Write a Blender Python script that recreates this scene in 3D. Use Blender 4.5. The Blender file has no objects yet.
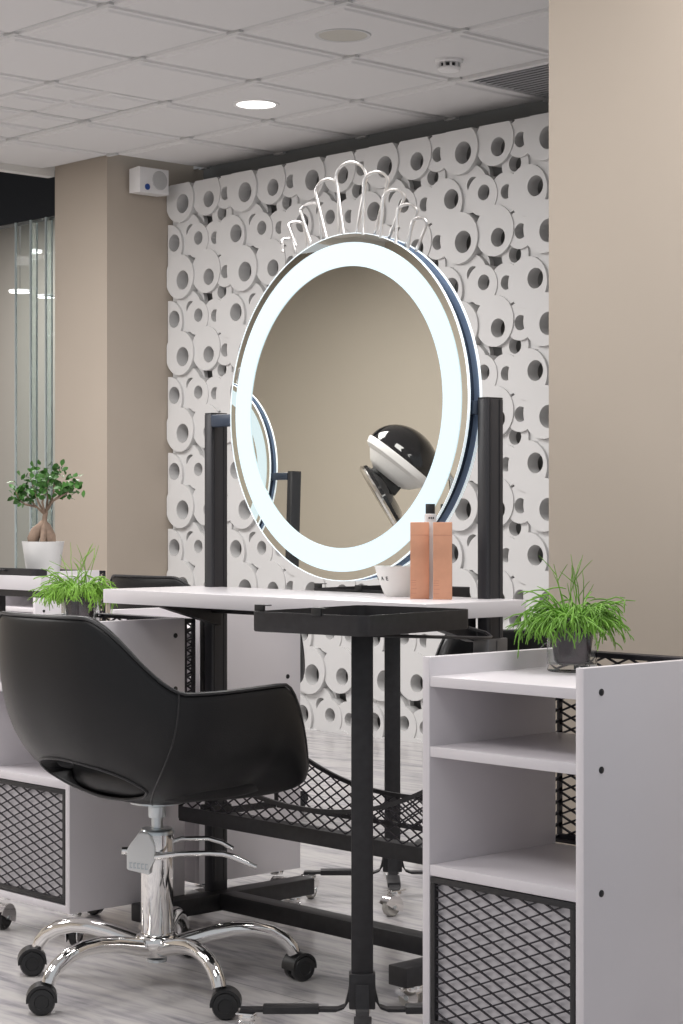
import bpy, bmesh, math, random
from mathutils import Vector, Matrix
random.seed(7)
S = bpy.context.scene
COL = S.collection
PI = math.pi
def rad(a): return a * PI / 180

# ------------------------------------------------------------------ camera
CAM_H = 1.05
YAW = 47.054
cam = bpy.data.cameras.new('camera')
cam.sensor_fit = 'VERTICAL'
cam.sensor_height = 24.0
cam.sensor_width = 16.0
cam.lens = 2000.0 / 1024.0 * 24.0
cam.clip_end = 100
co = bpy.data.objects.new('camera', cam)
COL.objects.link(co)
co.location = (0, 0, CAM_H)
co.rotation_euler = (PI / 2, 0, rad(YAW))
S.camera = co
RV = Vector((math.cos(rad(YAW)), math.sin(rad(YAW)), 0))      # camera right
FV = Vector((-math.sin(rad(YAW)), math.cos(rad(YAW)), 0))     # camera forward

def ray(px, py):
    return FV + RV * ((px - 341.5) / 2000.0) + Vector((0, 0, -(py - 512.0) / 2000.0))
def on_z(px, py, z):
    d = ray(px, py); k = (z - CAM_H) / d.z
    return Vector((d.x * k, d.y * k, z))
def on_y(px, py, y):
    d = ray(px, py); k = y / d.y
    return Vector((d.x * k, y, CAM_H + d.z * k))
def on_d(px, py, dist):
    d = ray(px, py)
    return Vector((d.x * dist, d.y * dist, CAM_H + d.z * dist))

# ------------------------------------------------------------------ materials
def mat(name, col, rough=0.5, metal=0.0, spec=0.5, trans=0.0, ior=1.45, emit=None, estr=0.0,
        noise=None, bump=None, coat=0.0):
    m = bpy.data.materials.new(name)
    m.use_nodes = True
    nt = m.node_tree
    b = nt.nodes['Principled BSDF']
    b.inputs['Base Color'].default_value = (*col, 1)
    b.inputs['Roughness'].default_value = rough
    b.inputs['Metallic'].default_value = metal
    b.inputs['Specular IOR Level'].default_value = spec
    b.inputs['Transmission Weight'].default_value = trans
    b.inputs['IOR'].default_value = ior
    b.inputs['Coat Weight'].default_value = coat
    if emit:
        b.inputs['Emission Color'].default_value = (*emit, 1)
        b.inputs['Emission Strength'].default_value = estr
    tc = None
    if noise or bump:
        tc = nt.nodes.new('ShaderNodeTexCoord')
    if noise:                      # (scale, amount): gentle mottling of the paint / plastic itself
        n = nt.nodes.new('ShaderNodeTexNoise'); n.inputs['Scale'].default_value = noise[0]
        n.inputs['Detail'].default_value = 4
        nt.links.new(tc.outputs['Object'], n.inputs['Vector'])
        r = nt.nodes.new('ShaderNodeValToRGB')
        a = noise[1]
        r.color_ramp.elements[0].color = (*[c * (1 - a) for c in col], 1)
        r.color_ramp.elements[1].color = (*[min(1, c * (1 + a)) for c in col], 1)
        r.color_ramp.elements[0].position = .3; r.color_ramp.elements[1].position = .7
        nt.links.new(n.outputs['Fac'], r.inputs['Fac'])
        nt.links.new(r.outputs['Color'], b.inputs['Base Color'])
    if bump:                       # (scale, strength)
        n = nt.nodes.new('ShaderNodeTexNoise'); n.inputs['Scale'].default_value = bump[0]
        n.inputs['Detail'].default_value = 3
        nt.links.new(tc.outputs['Object'], n.inputs['Vector'])
        bp = nt.nodes.new('ShaderNodeBump'); bp.inputs['Strength'].default_value = bump[1]
        bp.inputs['Distance'].default_value = 0.002
        nt.links.new(n.outputs['Fac'], bp.inputs['Height'])
        nt.links.new(bp.outputs['Normal'], b.inputs['Normal'])
    return m

M = {}
M['beige'] = mat('beige_paint', (.43, .372, .312), .75, noise=(1.5, .02), bump=(220, .05))
M['beige_wall'] = mat('beige_wall_paint', (.50, .45, .385), .7, noise=(1.2, .02), bump=(220, .05))
M['tube'] = mat('white_plaster_tube', (.61, .605, .60), .85, noise=(3, .015))
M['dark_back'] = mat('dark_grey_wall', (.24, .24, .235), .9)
M['ceil'] = mat('ceiling_tile', (.70, .69, .69), .9, bump=(150, .15))
M['ceil_grid'] = mat('ceiling_grid', (.60, .60, .60), .7)
M['lilac'] = mat('white_laminate', (.67, .64, .665), .32, noise=(9, .012))
M['edge'] = mat('white_laminate_edge', (.82, .785, .82), .4)
M['table'] = mat('white_table_laminate', (.66, .635, .655), .25)
M['black'] = mat('black_powder_coat', (.022, .021, .023), .45, noise=(60, .2))
M['post'] = mat('black_steel_profile', (.030, .030, .034), .35)
M['mesh'] = mat('black_mesh_steel', (.018, .016, .022), .5)
M['leather'] = mat('black_leather', (.012, .012, .013), .36, bump=(420, .2), spec=.38)
M['piping'] = mat('black_piping', (.03, .03, .032), .4)
M['plastic'] = mat('black_plastic', (.02, .02, .021), .38)
M['chrome'] = mat('chrome', (.86, .85, .84), .07, 1.0)
M['steel'] = mat('brushed_steel', (.62, .66, .68), .28, 1.0)
M['sleeve'] = mat('grey_sleeve_steel', (.20, .205, .215), .35, .8)
M['white_plastic'] = mat('white_plastic', (.80, .79, .79), .4)
M['silver'] = mat('silver_paint', (.82, .82, .81), .35, .2)
M['wheel'] = mat('grey_rubber_wheel', (.42, .40, .37), .6)
M['mirror'] = mat('mirror_glass', (.83, .84, .80), .0, 1.0)
M['lit'] = mat('lit_frosted_ring', (.12, .13, .14), .5, emit=(.78, .93, 1.0), estr=1.2)
M['edge_lit'] = mat('lit_glass_edge', (.9, .95, 1), .2, emit=(.80, .95, 1.0), estr=.6)
M['drum'] = mat('dark_blue_drum', (.035, .05, .08), .35)
M['rear_rim'] = mat('blue_grey_glass_back', (.30, .40, .58), .2)
M['wire'] = mat('aluminium_wire', (.75, .74, .73), .3, .9)
M['leaf_grass'] = mat('grass_green', (.15, .33, .035), .5, noise=(40, .35))
M['leaf_grass2'] = mat('fresh_grass_green', (.20, .40, .045), .5, noise=(40, .35))
M['leaf'] = mat('ficus_leaf', (.06, .17, .035), .35, noise=(30, .4))
M['bark'] = mat('ficus_bark', (.28, .20, .15), .8, noise=(30, .35), bump=(60, .5))
M['soil'] = mat('potting_soil', (.05, .035, .025), .95, noise=(120, .5), bump=(120, 1.0))
M['pot_glass'] = mat('clear_glass', (.95, .97, .96), .02, trans=1.0, ior=1.45)
M['liner'] = mat('dark_liner_pot', (.055, .035, .045), .25, noise=(25, .6))
M['white_pot'] = mat('white_ceramic', (.80, .80, .79), .35)
M['copper'] = mat('copper_carton', (.70, .355, .225), .4, .1, noise=(14, .12))
M['carton_dark'] = mat('carton_side', (.10, .07, .07), .5)
M['print'] = mat('carton_print', (.52, .23, .16), .5)
M['ink'] = mat('black_ink', (.03, .03, .03), .6)
M['bowl'] = mat('white_bowl', (.84, .83, .80), .4)
M['lamp'] = mat('downlight_diffuser', (1, 1, 1), .5, emit=(1.0, .97, .92), estr=4.0)
M['blue_logo'] = mat('blue_badge', (.03, .08, .30), .4)
M['grille'] = mat('speaker_grille', (.50, .50, .50), .7)
M['cover'] = mat('ceiling_cover', (.52, .50, .45), .6)
M['vent'] = mat('vent_metal', (.58, .58, .60), .45)
M['dark'] = mat('dark_void', (.012, .012, .014), .6)
M['bolt'] = mat('black_bolt', (.01, .01, .012), .35)
M['dryer_black'] = mat('glossy_black_shell', (.015, .015, .017), .08, coat=.5)
M['trim_white'] = mat('white_trim', (.70, .69, .66), .6)
M['blackceil'] = mat('black_ceiling', (.004, .004, .005), .6, spec=.1)
M['header'] = mat('dark_glass_header', (.018, .019, .023), .5)
M['far_wall'] = mat('far_wall_paint', (.55, .51, .45), .8)

# window glass: thin architectural pane
def pane_mat():
    m = mat('door_glass', (.86, .92, .92), .02, trans=1.0, ior=1.15)
    return m
M['pane'] = pane_mat()

# polished grey marble floor, planks at a slant
def floor_mat():
    m = bpy.data.materials.new('grey_marble_floor'); m.use_nodes = True
    nt = m.node_tree; b = nt.nodes['Principled BSDF']; L = nt.links
    tc = nt.nodes.new('ShaderNodeTexCoord')
    mp = nt.nodes.new('ShaderNodeMapping'); mp.inputs['Rotation'].default_value = (0, 0, rad(-38))
    mp.inputs['Scale'].default_value = (1.1, 6.5, 1)
    L.new(tc.outputs['Object'], mp.inputs['Vector'])
    n1 = nt.nodes.new('ShaderNodeTexNoise'); n1.inputs['Scale'].default_value = 1.5
    n1.inputs['Detail'].default_value = 8; n1.inputs['Roughness'].default_value = .62; n1.inputs['Distortion'].default_value = 1.4
    L.new(mp.outputs['Vector'], n1.inputs['Vector'])
    n2 = nt.nodes.new('ShaderNodeTexNoise'); n2.inputs['Scale'].default_value = 6
    n2.inputs['Detail'].default_value = 6; n2.inputs['Distortion'].default_value = .6
    L.new(mp.outputs['Vector'], n2.inputs['Vector'])
    mx = nt.nodes.new('ShaderNodeMix'); mx.data_type = 'FLOAT'; mx.inputs[0].default_value = .4
    L.new(n1.outputs['Fac'], mx.inputs[2]); L.new(n2.outputs['Fac'], mx.inputs[3])
    r = nt.nodes.new('ShaderNodeValToRGB'); e = r.color_ramp.elements
    e[0].position = .30; e[0].color = (.16, .155, .18, 1)
    e[1].position = .68; e[1].color = (.66, .63, .61, 1)
    e.new(.42).color = (.40, .385, .40, 1); e.new(.52).color = (.54, .52, .515, 1)
    L.new(mx.outputs[0], r.inputs['Fac'])
    # tile joints
    mp2 = nt.nodes.new('ShaderNodeMapping'); mp2.inputs['Location'].default_value = (.2, .13, 0)
    L.new(tc.outputs['Object'], mp2.inputs['Vector'])
    br = nt.nodes.new('ShaderNodeTexBrick'); br.inputs['Scale'].default_value = 1.0
    br.inputs['Brick Width'].default_value = 1.2; br.inputs['Row Height'].default_value = .6
    br.inputs['Mortar Size'].default_value = .0018; br.inputs['Color1'].default_value = (1, 1, 1, 1)
    br.inputs['Color2'].default_value = (.93, .93, .94, 1); br.inputs['Mortar'].default_value = (.62, .62, .63, 1)
    L.new(mp2.outputs['Vector'], br.inputs['Vector'])
    mm = nt.nodes.new('ShaderNodeMix'); mm.data_type = 'RGBA'; mm.blend_type = 'MULTIPLY'; mm.inputs[0].default_value = 1
    L.new(r.outputs['Color'], mm.inputs[6]); L.new(br.outputs['Color'], mm.inputs[7])
    L.new(mm.outputs[2], b.inputs['Base Color'])
    b.inputs['Roughness'].default_value = .22
    return m
M['floor'] = floor_mat()

# ------------------------------------------------------------------ mesh helpers
def bm_(): return bmesh.new()

def _verts_faces(bm, vs, fs):
    v = [bm.verts.new(p) for p in vs]
    for f in fs:
        try: bm.faces.new([v[i] for i in f])
        except ValueError: pass
    return v

BF = [(0, 3, 2, 1), (4, 5, 6, 7), (0, 1, 5, 4), (1, 2, 6, 5), (2, 3, 7, 6), (3, 0, 4, 7)]
def box(bm, x0, x1, y0, y1, z0, z1, bev=0.0, mtx=None):
    vs = [(x0, y0, z0), (x1, y0, z0), (x1, y1, z0), (x0, y1, z0), (x0, y0, z1), (x1, y0, z1), (x1, y1, z1), (x0, y1, z1)]
    t = bmesh.new() if bev else bm
    v = _verts_faces(t, vs, BF)
    if bev:
        bmesh.ops.bevel(t, geom=list(t.edges), offset=bev, segments=2, profile=.5, affect='EDGES')
        if mtx: bmesh.ops.transform(t, matrix=mtx, verts=list(t.verts))
        merge(bm, t)
    elif mtx:
        bmesh.ops.transform(bm, matrix=mtx, verts=v)

def merge(bm, t):
    me = bpy.data.meshes.new('tmp'); t.to_mesh(me); t.free()
    bm.from_mesh(me); bpy.data.meshes.remove(me)

def frame_of(d):
    d = d.normalized()
    a = Vector((0, 0, 1)) if abs(d.z) < .9 else Vector((1, 0, 0))
    u = d.cross(a).normalized(); w = d.cross(u).normalized()
    return u, w

def tube(bm, pts, r, n=8, closed=False, cap=True):
    pts = [Vector(p) for p in pts]; N = len(pts)
    rs = r if isinstance(r, (list, tuple)) else [r] * N
    rings = []
    prev = None
    for i, p in enumerate(pts):
        if closed: d = pts[(i + 1) % N] - pts[i - 1]
        else: d = pts[min(i + 1, N - 1)] - pts[max(i - 1, 0)]
        if d.length < 1e-9: d = Vector((0, 0, 1))
        d.normalize()
        if prev is None: u, w = frame_of(d)
        else:
            u = prev - d * prev.dot(d)
            if u.length < 1e-6: u, w = frame_of(d)
            u.normalize(); w = d.cross(u).normalized()
        prev = u
        rings.append([bm.verts.new(p + (u * math.cos(2 * PI * k / n) + w * math.sin(2 * PI * k / n)) * rs[i]) for k in range(n)])
    for i in range(N if closed else N - 1):
        a, b = rings[i], rings[(i + 1) % N]
        for k in range(n):
            bm.faces.new((a[k], a[(k + 1) % n], b[(k + 1) % n], b[k]))
    if cap and not closed:
        bm.faces.new(rings[0][::-1]); bm.faces.new(rings[-1])

def cyl(bm, p0, p1, r, n=24, r1=None):
    tube(bm, [p0, p1], [r, r if r1 is None else r1], n)

def lathe(bm, prof, n=32, c=(0, 0, 0), mtx=None, close=False):
    rings = []; new = []
    for (r, z) in prof:
        if r < 1e-6:
            v = bm.verts.new((c[0], c[1], c[2] + z)); rings.append([v]); new.append(v)
        else:
            rg = [bm.verts.new((c[0] + r * math.cos(2 * PI * k / n), c[1] + r * math.sin(2 * PI * k / n), c[2] + z)) for k in range(n)]
            rings.append(rg); new += rg
    pairs = list(zip(rings[:-1], rings[1:]))
    if close: pairs.append((rings[-1], rings[0]))
    for a, b in pairs:
        for k in range(n):
            k2 = (k + 1) % n
            if len(a) == 1 and len(b) == 1: continue
            if len(a) == 1: bm.faces.new((a[0], b[k2], b[k]))
            elif len(b) == 1: bm.faces.new((a[k], a[k2], b[0]))
            else: bm.faces.new((a[k], a[k2], b[k2], b[k]))
    if mtx: bmesh.ops.transform(bm, matrix=mtx, verts=new)

def loft(bm, rings, cap0=True, cap1=True):
    R = [[bm.verts.new(p) for p in r] for r in rings]
    n = len(R[0])
    for a, b in zip(R[:-1], R[1:]):
        for k in range(n):
            bm.faces.new((a[k], a[(k + 1) % n], b[(k + 1) % n], b[k]))
    if cap0: bm.faces.new(R[0][::-1])
    if cap1: bm.faces.new(R[-1])

def rrect(w, d, r, z, n=6):
    out = []
    for cx, cy, a0 in ((w / 2 - r, d / 2 - r, 0), (-w / 2 + r, d / 2 - r, 90), (-w / 2 + r, -d / 2 + r, 180), (w / 2 - r, -d / 2 + r, 270)):
        for k in range(n + 1):
            a = rad(a0 + 90 * k / n)
            out.append((cx + r * math.cos(a), cy + r * math.sin(a), z))
    return out

def lattice(bm, u0, u1, v0, v1, pu, pv, w, t, fn, inside=None):
    """expanded metal: diamonds of pitch pu x pv between u0..u1, v0..v1; fn(u, v, depth) gives the 3D point"""
    if inside is None: inside = lambda u, v: True
    ok = lambda u, v: u0 - 1e-7 <= u <= u1 + 1e-7 and v0 - 1e-7 <= v <= v1 + 1e-7 and inside(u, v)
    hu, hv = pu / 2, pv / 2
    ni = int((u1 - u0) / hu) + 2; nj = int((v1 - v0) / hv) + 2
    for i in range(-1, ni):
        for j in range(-1, nj):
            if (i + j) % 2: continue
            for s in (1, -1):
                a = (u0 + i * hu, v0 + j * hv); b = (u0 + (i + 1) * hu, v0 + (j + s) * hv)
                ia, ib = ok(*a), ok(*b)
                if not ia and not ib: continue
                if ia != ib:
                    p, q = (a, b) if ia else (b, a)
                    lo, hi = 0., 1.
                    for _ in range(14):
                        m_ = (lo + hi) / 2
                        if ok(p[0] + (q[0] - p[0]) * m_, p[1] + (q[1] - p[1]) * m_): lo = m_
                        else: hi = m_
                    if lo < .02: continue
                    a, b = p, (p[0] + (q[0] - p[0]) * lo, p[1] + (q[1] - p[1]) * lo)
                du, dv = b[0] - a[0], b[1] - a[1]; l = math.hypot(du, dv)
                nu, nv = -dv / l * w / 2, du / l * w / 2
                c = [(a[0] + nu, a[1] + nv), (b[0] + nu, b[1] + nv), (b[0] - nu, b[1] - nv), (a[0] - nu, a[1] - nv)]
                vs = [fn(x, y, -t / 2) for x, y in c] + [fn(x, y, t / 2) for x, y in c]
                _verts_faces(bm, vs, [(0, 1, 2, 3), (7, 6, 5, 4), (0, 4, 5, 1), (1, 5, 6, 2), (2, 6, 7, 3), (3, 7, 4, 0)])

def smooth_mesh(me, angle=40):
    for p in me.polygons: p.use_smooth = True
    if hasattr(me, 'set_sharp_from_angle'): me.set_sharp_from_angle(angle=rad(angle))

def obj(name, bm, m, parent=None, smooth=True, angle=40, loc=None, label=None):
    bmesh.ops.recalc_face_normals(bm, faces=list(bm.faces))
    me = bpy.data.meshes.new(name); bm.to_mesh(me); bm.free()
    mats = m if isinstance(m, (list, tuple)) else [m]
    for k in mats: me.materials.append(k if not isinstance(k, str) else M[k])
    if smooth: smooth_mesh(me, angle)
    o = bpy.data.objects.new(name, me); COL.objects.link(o)
    if parent: o.parent = parent
    if loc is not None: o.location = loc
    if label: o['label'] = label
    return o

def thing(name, label, cat, loc=(0, 0, 0), rz=0.0, group=None):
    o = bpy.data.objects.new(name, None); COL.objects.link(o)
    o.empty_display_size = .1
    o.location = loc; o.rotation_euler = (0, 0, rz)
    o['label'] = label; o['category'] = cat
    if group: o['group'] = group
    return o
def tag(o, label, cat, group=None):
    o['label'] = label; o['category'] = cat
    if group: o['group'] = group
    return o
def structure(o):
    o['kind'] = 'structure'; return o

def kids(o): return [c for c in bpy.data.objects if c.parent == o]
def dup(root, loc, rz, label, group=None, skip=()):
    r = root.copy(); COL.objects.link(r)
    r.location = loc; r.rotation_euler = (0, 0, rz); r['label'] = label
    if group: r['group'] = group
    for ch in kids(root):
        if ch.name.split('.')[0] in skip: continue
        c = ch.copy(); COL.objects.link(c); c.parent = r
        for g in kids(ch):
            d = g.copy(); COL.objects.link(d); d.parent = c
    return r

# ------------------------------------------------------------------ room shell
b = bm_(); box(b, -11.5, 2.5, -5.0, 11.0, -.08, 0)
fl = structure(obj('floor', b, 'floor', smooth=False))

# ceiling: stepped 600 mm tiles
CZ = 2.85
def tile(bm, cx, cy, hw, hd, z0=CZ):
    def ring(a, z): return [(cx - hw + a, cy - hd + a, z), (cx + hw - a, cy - hd + a, z), (cx + hw - a, cy + hd - a, z), (cx - hw + a, cy + hd - a, z)]
    loft(bm, [ring(.004, z0 + .030), ring(.004, z0 + .016), ring(.016, z0 + .016), ring(.022, z0 + .007), ring(.044, z0 + .007), ring(.052, z0)], cap0=False)
b = bm_(); g = bm_()
X0, Y0 = -5.79, 4.84
for i in range(-6, 10):
    for j in range(-11, 3):
        cx = X0 - .6 * i - .3; cy = Y0 + .6 * j + .3
        if cx < -8.75 or (cy > 6.1 and cx < -8.15): continue
        if i == 0 and j == 2: pass
        if -7.59 < cx < -6.99 and 4.84 < cy < 5.44 or (cx < -7.59 and cx > -8.19 and 4.84 < cy < 5.44):
            for sx in (-1, 1):
                for sy in (-1, 1): tile(b, cx + sx * .15, cy + sy * .15, .15, .15, CZ + .004)
        elif abs(cx + 5.49) < .05 and abs(cy - 6.34) < .05: continue
        else: tile(b, cx, cy, .3, .3)
ce = structure(obj('ceiling', b, 'ceil', smooth=False))
b = bm_()
box(b, -8.79, -1.6, -2.1, 6.06, CZ + .028, CZ + .06)
box(b, -8.2, -1.6, 6.06, 6.665, CZ + .028, CZ + .06)
for i in range(-6, 10):                                   # grid bars and their little crossing clips
    x = X0 - .6 * i
    if x < -8.8: continue
    box(b, x - .006, x + .006, -1.8, 6.66, CZ + .012, CZ + .028)
    for j in range(-11, 4):
        y = Y0 + .6 * j
        box(b, x - .035, x + .035, y - .012, y + .012, CZ + .002, CZ + .012)
for j in range(-11, 4):
    y = Y0 + .6 * j
    box(b, -8.79, -1.6, y - .006, y + .006, CZ + .012, CZ + .028)
obj('ceiling_grid', b, 'ceil_grid', parent=ce, smooth=False)

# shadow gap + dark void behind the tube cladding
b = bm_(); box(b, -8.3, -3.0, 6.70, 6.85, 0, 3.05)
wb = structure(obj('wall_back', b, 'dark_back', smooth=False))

# tube cladding: one panel of overlapping tubes cut out with solid booleans, then repeated
PU, PV = .5, .3965
TUBES = [  # disc u, v, R, hole u, v, r, front recess
    (.179, .405, .115, .205, .425, .050, .000),   # big
    (.080, .239, .112, .125, .225, .045, .008),   # big pale disc
    (.384, .392, .113, .406, .424, .042, .010),
    (.030, .402, .084, .032, .409, .034, .016),
    (.308, .228, .090, .318, .217, .035, .013),
    (.441, .235, .093, .447, .228, .032, .018),
    (.225, .190, .108, .244, .174, .036, .022),
    (.490, .508, .078, .490, .505, .036, .028),
    (.100, .512, .070, 0, 0, 0, .040),
    (.262, .530, .060, 0, 0, 0, .050),
]
WY = 6.45                     # face of the cladding
BACK = .075
def solid_cyl(cx, cz, r, y0, y1, n=40):
    t = bm_(); 
    loft(t, [[(cx + r * math.cos(2 * PI * k / n), y, cz + r * math.sin(2 * PI * k / n)) for k in range(n)] for y in (y0, y1)])
    bmesh.ops.recalc_face_normals(t, faces=list(t.faces))
    me = bpy.data.meshes.new('tmp'); t.to_mesh(me); t.free(); return me
def tmp_obj(me):
    o = bpy.data.objects.new('tmp', me); COL.objects.link(o); return o
def boolean(base, cutter_me, op):
    c = tmp_obj(cutter_me); md = base.modifiers.new('b', 'BOOLEAN')
    md.operation = op; md.object = c; md.solver = 'EXACT'
    dg = bpy.context.evaluated_depsgraph_get(); dg.update()
    me = bpy.data.meshes.new_from_object(base.evaluated_get(dg))
    base.modifiers.clear(); old = base.data; base.data = me; bpy.data.meshes.remove(old)
    bpy.data.objects.remove(c); bpy.data.meshes.remove(cutter_me)
def build_panel():
    lst = []
    for k, (u, v, R, hu, hv, r, rec) in enumerate(TUBES):
        for du in (-1, 0, 1):
            for dv in (-1, 0, 1, 2):
                uu, vv = u + (du) * PU, v + (dv - 1) * PV
                if -R < uu < PU + R and -R < vv < PV + R:
                    e = .0004 * ((du + 1) * 3 + dv) * 0 + k * 1e-4
                    lst.append((rec + e, uu, -vv, R, hu + du * PU, -(hv + (dv - 1) * PV), r))
    lst.sort(key=lambda a: -a[0])
    base = None
    for rec, cu, cv, R, hu, hv, r in lst:
        if r > 0 and base is not None: boolean(base, solid_cyl(hu, hv, r, rec - .02, BACK + .02, 28), 'DIFFERENCE')
        me = solid_cyl(cu, cv, R, rec, BACK, 48)
        if r > 0:
            t = tmp_obj(me); boolean(t, solid_cyl(hu, hv, r, rec - .02, BACK + .02, 28), 'DIFFERENCE'); me = t.data.copy(); bpy.data.objects.remove(t)
        if base is None: base = tmp_obj(me)
        else: boolean(base, me, 'UNION')
    t = bm_(); box(t, 0, PU, -.05, BACK + .05, -PV, 0)
    cm = bpy.data.meshes.new('c'); t.to_mesh(cm); t.free()
    boolean(base, cm, 'INTERSECT')
    me = base.data.copy(); bpy.data.objects.remove(base)
    return me
panel = build_panel()
XR, ZR = -6.343, 2.279
b = bm_()
for i in range(-4, 5):
    for j in range(-2, 7):
        t = bmesh.new(); t.from_mesh(panel)
        ox, oz = XR + i * PU, ZR - j * PV
        if ox + PU < -8.28 or oz - PV < -.5: t.free(); continue
        bmesh.ops.translate(t, verts=list(t.verts), vec=(ox, WY, oz))
        top, left, bot = 2.752, -8.27, .0
        for no, pc in (((0, 0, 1), (0, 0, top)), ((-1, 0, 0), (left, 0, 0)), ((0, 0, -1), (0, 0, bot))):
            gm = list(t.verts) + list(t.edges) + list(t.faces)
            bmesh.ops.bisect_plane(t, geom=gm, plane_co=pc, plane_no=no, clear_outer=True)
            ed = [e for e in t.edges if e.is_boundary]
            if ed:
                try: bmesh.ops.holes_fill(t, edges=ed)
                except Exception: pass
        merge(b, t)
clad = obj('tube_cladding', b, 'tube', parent=wb, angle=35)

# columns and walls
b = bm_(); box(b, -8.736, -8.276, 6.07, 6.72, 0, CZ + .03)
structure(obj('wall_left', b, 'beige', smooth=False))
b = bm_(); box(b, -3.494, -1.2, 4.0, 4.45, 0, CZ + .2)
structure(obj('wall_right', b, 'beige', smooth=False))
b = bm_(); box(b, -10.3, -10.0, -2.1, 4.6, 0, 3.1)
structure(obj('wall_side', b, 'beige_wall', smooth=False))
b = bm_(); box(b, -10.0, -4.6, -2.4, -2.1, 0, CZ + .03)
structure(obj('wall_front', b, 'beige_wall', smooth=False))

# dark lobby seen through the glass left of the column
b = bm_(); box(b, -8.80, -8.738, -2.1, 6.07, CZ - .035, CZ + .25)
structure(obj('trim_1', b, 'trim_white', smooth=False))
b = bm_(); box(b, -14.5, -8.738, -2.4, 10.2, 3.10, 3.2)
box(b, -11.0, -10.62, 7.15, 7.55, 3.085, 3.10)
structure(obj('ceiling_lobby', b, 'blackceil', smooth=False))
b = bm_(); box(b, -13.5, -8.7, 6.42, 6.50, 2.70, 3.10)
structure(obj('trim_2', b, 'header', smooth=False))
b = bm_(); box(b, -14.5, -8.0, 7.9, 8.05, 0, 3.2)
structure(obj('wall_lobby', b, 'far_wall', smooth=False))
b = bm_(); box(b, -14.0, -13.5, 4.6, 7.9, 0, 3.2)
structure(obj('wall_end', b, 'far_wall', smooth=False))

def glass_screen():
    # folded stack of glass leaves hanging from the header, standing on the floor
    w = bm_()
    x = -9.62; pts = []
    k = 0
    while x < -8.72:
        st = .075 if k < 6 else .055
        pts.append((x, 6.46 + (.045 if k % 2 else -.045)))
        x += st; k += 1
    root = None
    for i in range(len(pts) - 1):
        (xa, ya), (xb, yb) = pts[i], pts[i + 1]
        d = Vector((xb - xa, yb - ya, 0)); l = d.length
        mt = Matrix.Translation((xa, ya, 0)) @ Matrix.Rotation(math.atan2(d.y, d.x), 4, 'Z')
        box(w, .003, l - .003, -.004, .004, .02, 2.70, mtx=mt)
    o = structure(obj('window_1', w, 'pane', smooth=False))
    e = bm_()
    for i in range(len(pts)):
        xa, ya = pts[i]
        box(e, xa - .004, xa + .004, ya - .006, ya + .006, .02, 2.70)
    obj('glass_edge', e, mat('green_glass_edge', (.56, .62, .62), .3), parent=o, smooth=False)
    r = bm_(); box(r, -9.72, -8.74, 6.40, 6.52, .0, .02); box(r, -9.72, -8.74, 6.40, 6.52, .74, .75)
    return o
glass_screen()

for q, (px_, py_, r_, nm) in enumerate(((20, 292, 11, 'largest glowing disc added for a bright spot in the glass left of the column'), (46, 297, 9, 'middle glowing disc added for a bright spot in the glass, right of the largest one'), (36, 252, 6, 'small glowing disc added for the highest bright spot in the glass beside the column'))):  # added glowing discs on cords stand in for bright spots in the glass
    c = on_d(px_, py_, 12.6); rr = r_ / 2000 * 12.6
    t = thing('bright_spot_disc', nm, 'ceiling light', c)
    b = bm_(); lathe(b, [(0, .012), (rr, .012), (rr * 1.02, .0), (rr * .98, -.004), (rr * .94, .0), (0, .004)], 32); obj('disc_housing', b, 'white_plastic', t)
    b = bm_(); lathe(b, [(0, -.006), (rr * .93, -.004), (rr * .93, .002), (0, .002)], 32); obj('diffuser', b, 'lamp', t)
    b = bm_(); tube(b, [(0, 0, .012), (0, 0, 3.10 - c.z)], .0014, 6); obj('cord', b, 'dark', t)
# ------------------------------------------------------------------ ceiling fittings
p = on_z(256, 104, CZ)
t = thing('downlight', 'round lit recessed downlight in the white tiled ceiling', 'ceiling light', (p.x, p.y, CZ))
b = bm_(); lathe(b, [(.086, .004), (.086, -.004), (.100, -.006), (.104, 0), (.104, .004)], 48); obj('trim_ring', b, 'white_plastic', t)
b = bm_(); lathe(b, [(0, -.003), (.086, -.003), (.086, .004), (0, .004)], 48); obj('diffuser', b, 'lamp', t)
p = on_z(343, 35, CZ)
t = thing('ceiling_speaker', 'round unlit beige cover flush in the ceiling near the top edge', 'ceiling speaker', (p.x, p.y, CZ))
b = bm_(); lathe(b, [(.092, .004), (.092, -.003), (.104, -.005), (.107, 0), (.107, .004)], 48); obj('trim_ring', b, 'ceil_grid', t)
b = bm_(); lathe(b, [(0, -.004), (.06, -.004), (.092, -.002), (.092, .004), (0, .004)], 48); obj('grille', b, 'cover', t)
p = on_z(449, 60, CZ)
t = thing('smoke_detector', 'small white smoke detector under the ceiling beside the air vent', 'smoke detector', (p.x, p.y, CZ))
b = bm_(); lathe(b, [(0, 0), (.056, 0), (.056, -.010), (.052, -.014), (0, -.014)], 40); obj('base', b, 'white_plastic', t)
b = bm_()
lathe(b, [(0, -.014), (.034, -.014), (.034, -.032), (0, -.032)], 32)
lathe(b, [(.042, -.030), (.046, -.036), (.040, -.044), (0, -.046), (0, -.030)], 40)
for k in range(10):
    a = 2 * PI * k / 10
    box(b, .036, .046, -.003, .003, -.034, -.012, mtx=Matrix.Rotation(a, 4, 'Z'))
obj('sensor_head', b, 'white_plastic', t)
b = bm_()
for k in range(10):
    a = 2 * PI * (k + .5) / 10
    box(b, .030, .0365, -.007, .007, -.030, -.016, mtx=Matrix.Rotation(a, 4, 'Z'))
obj('slot', b, 'dark', t)

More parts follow.
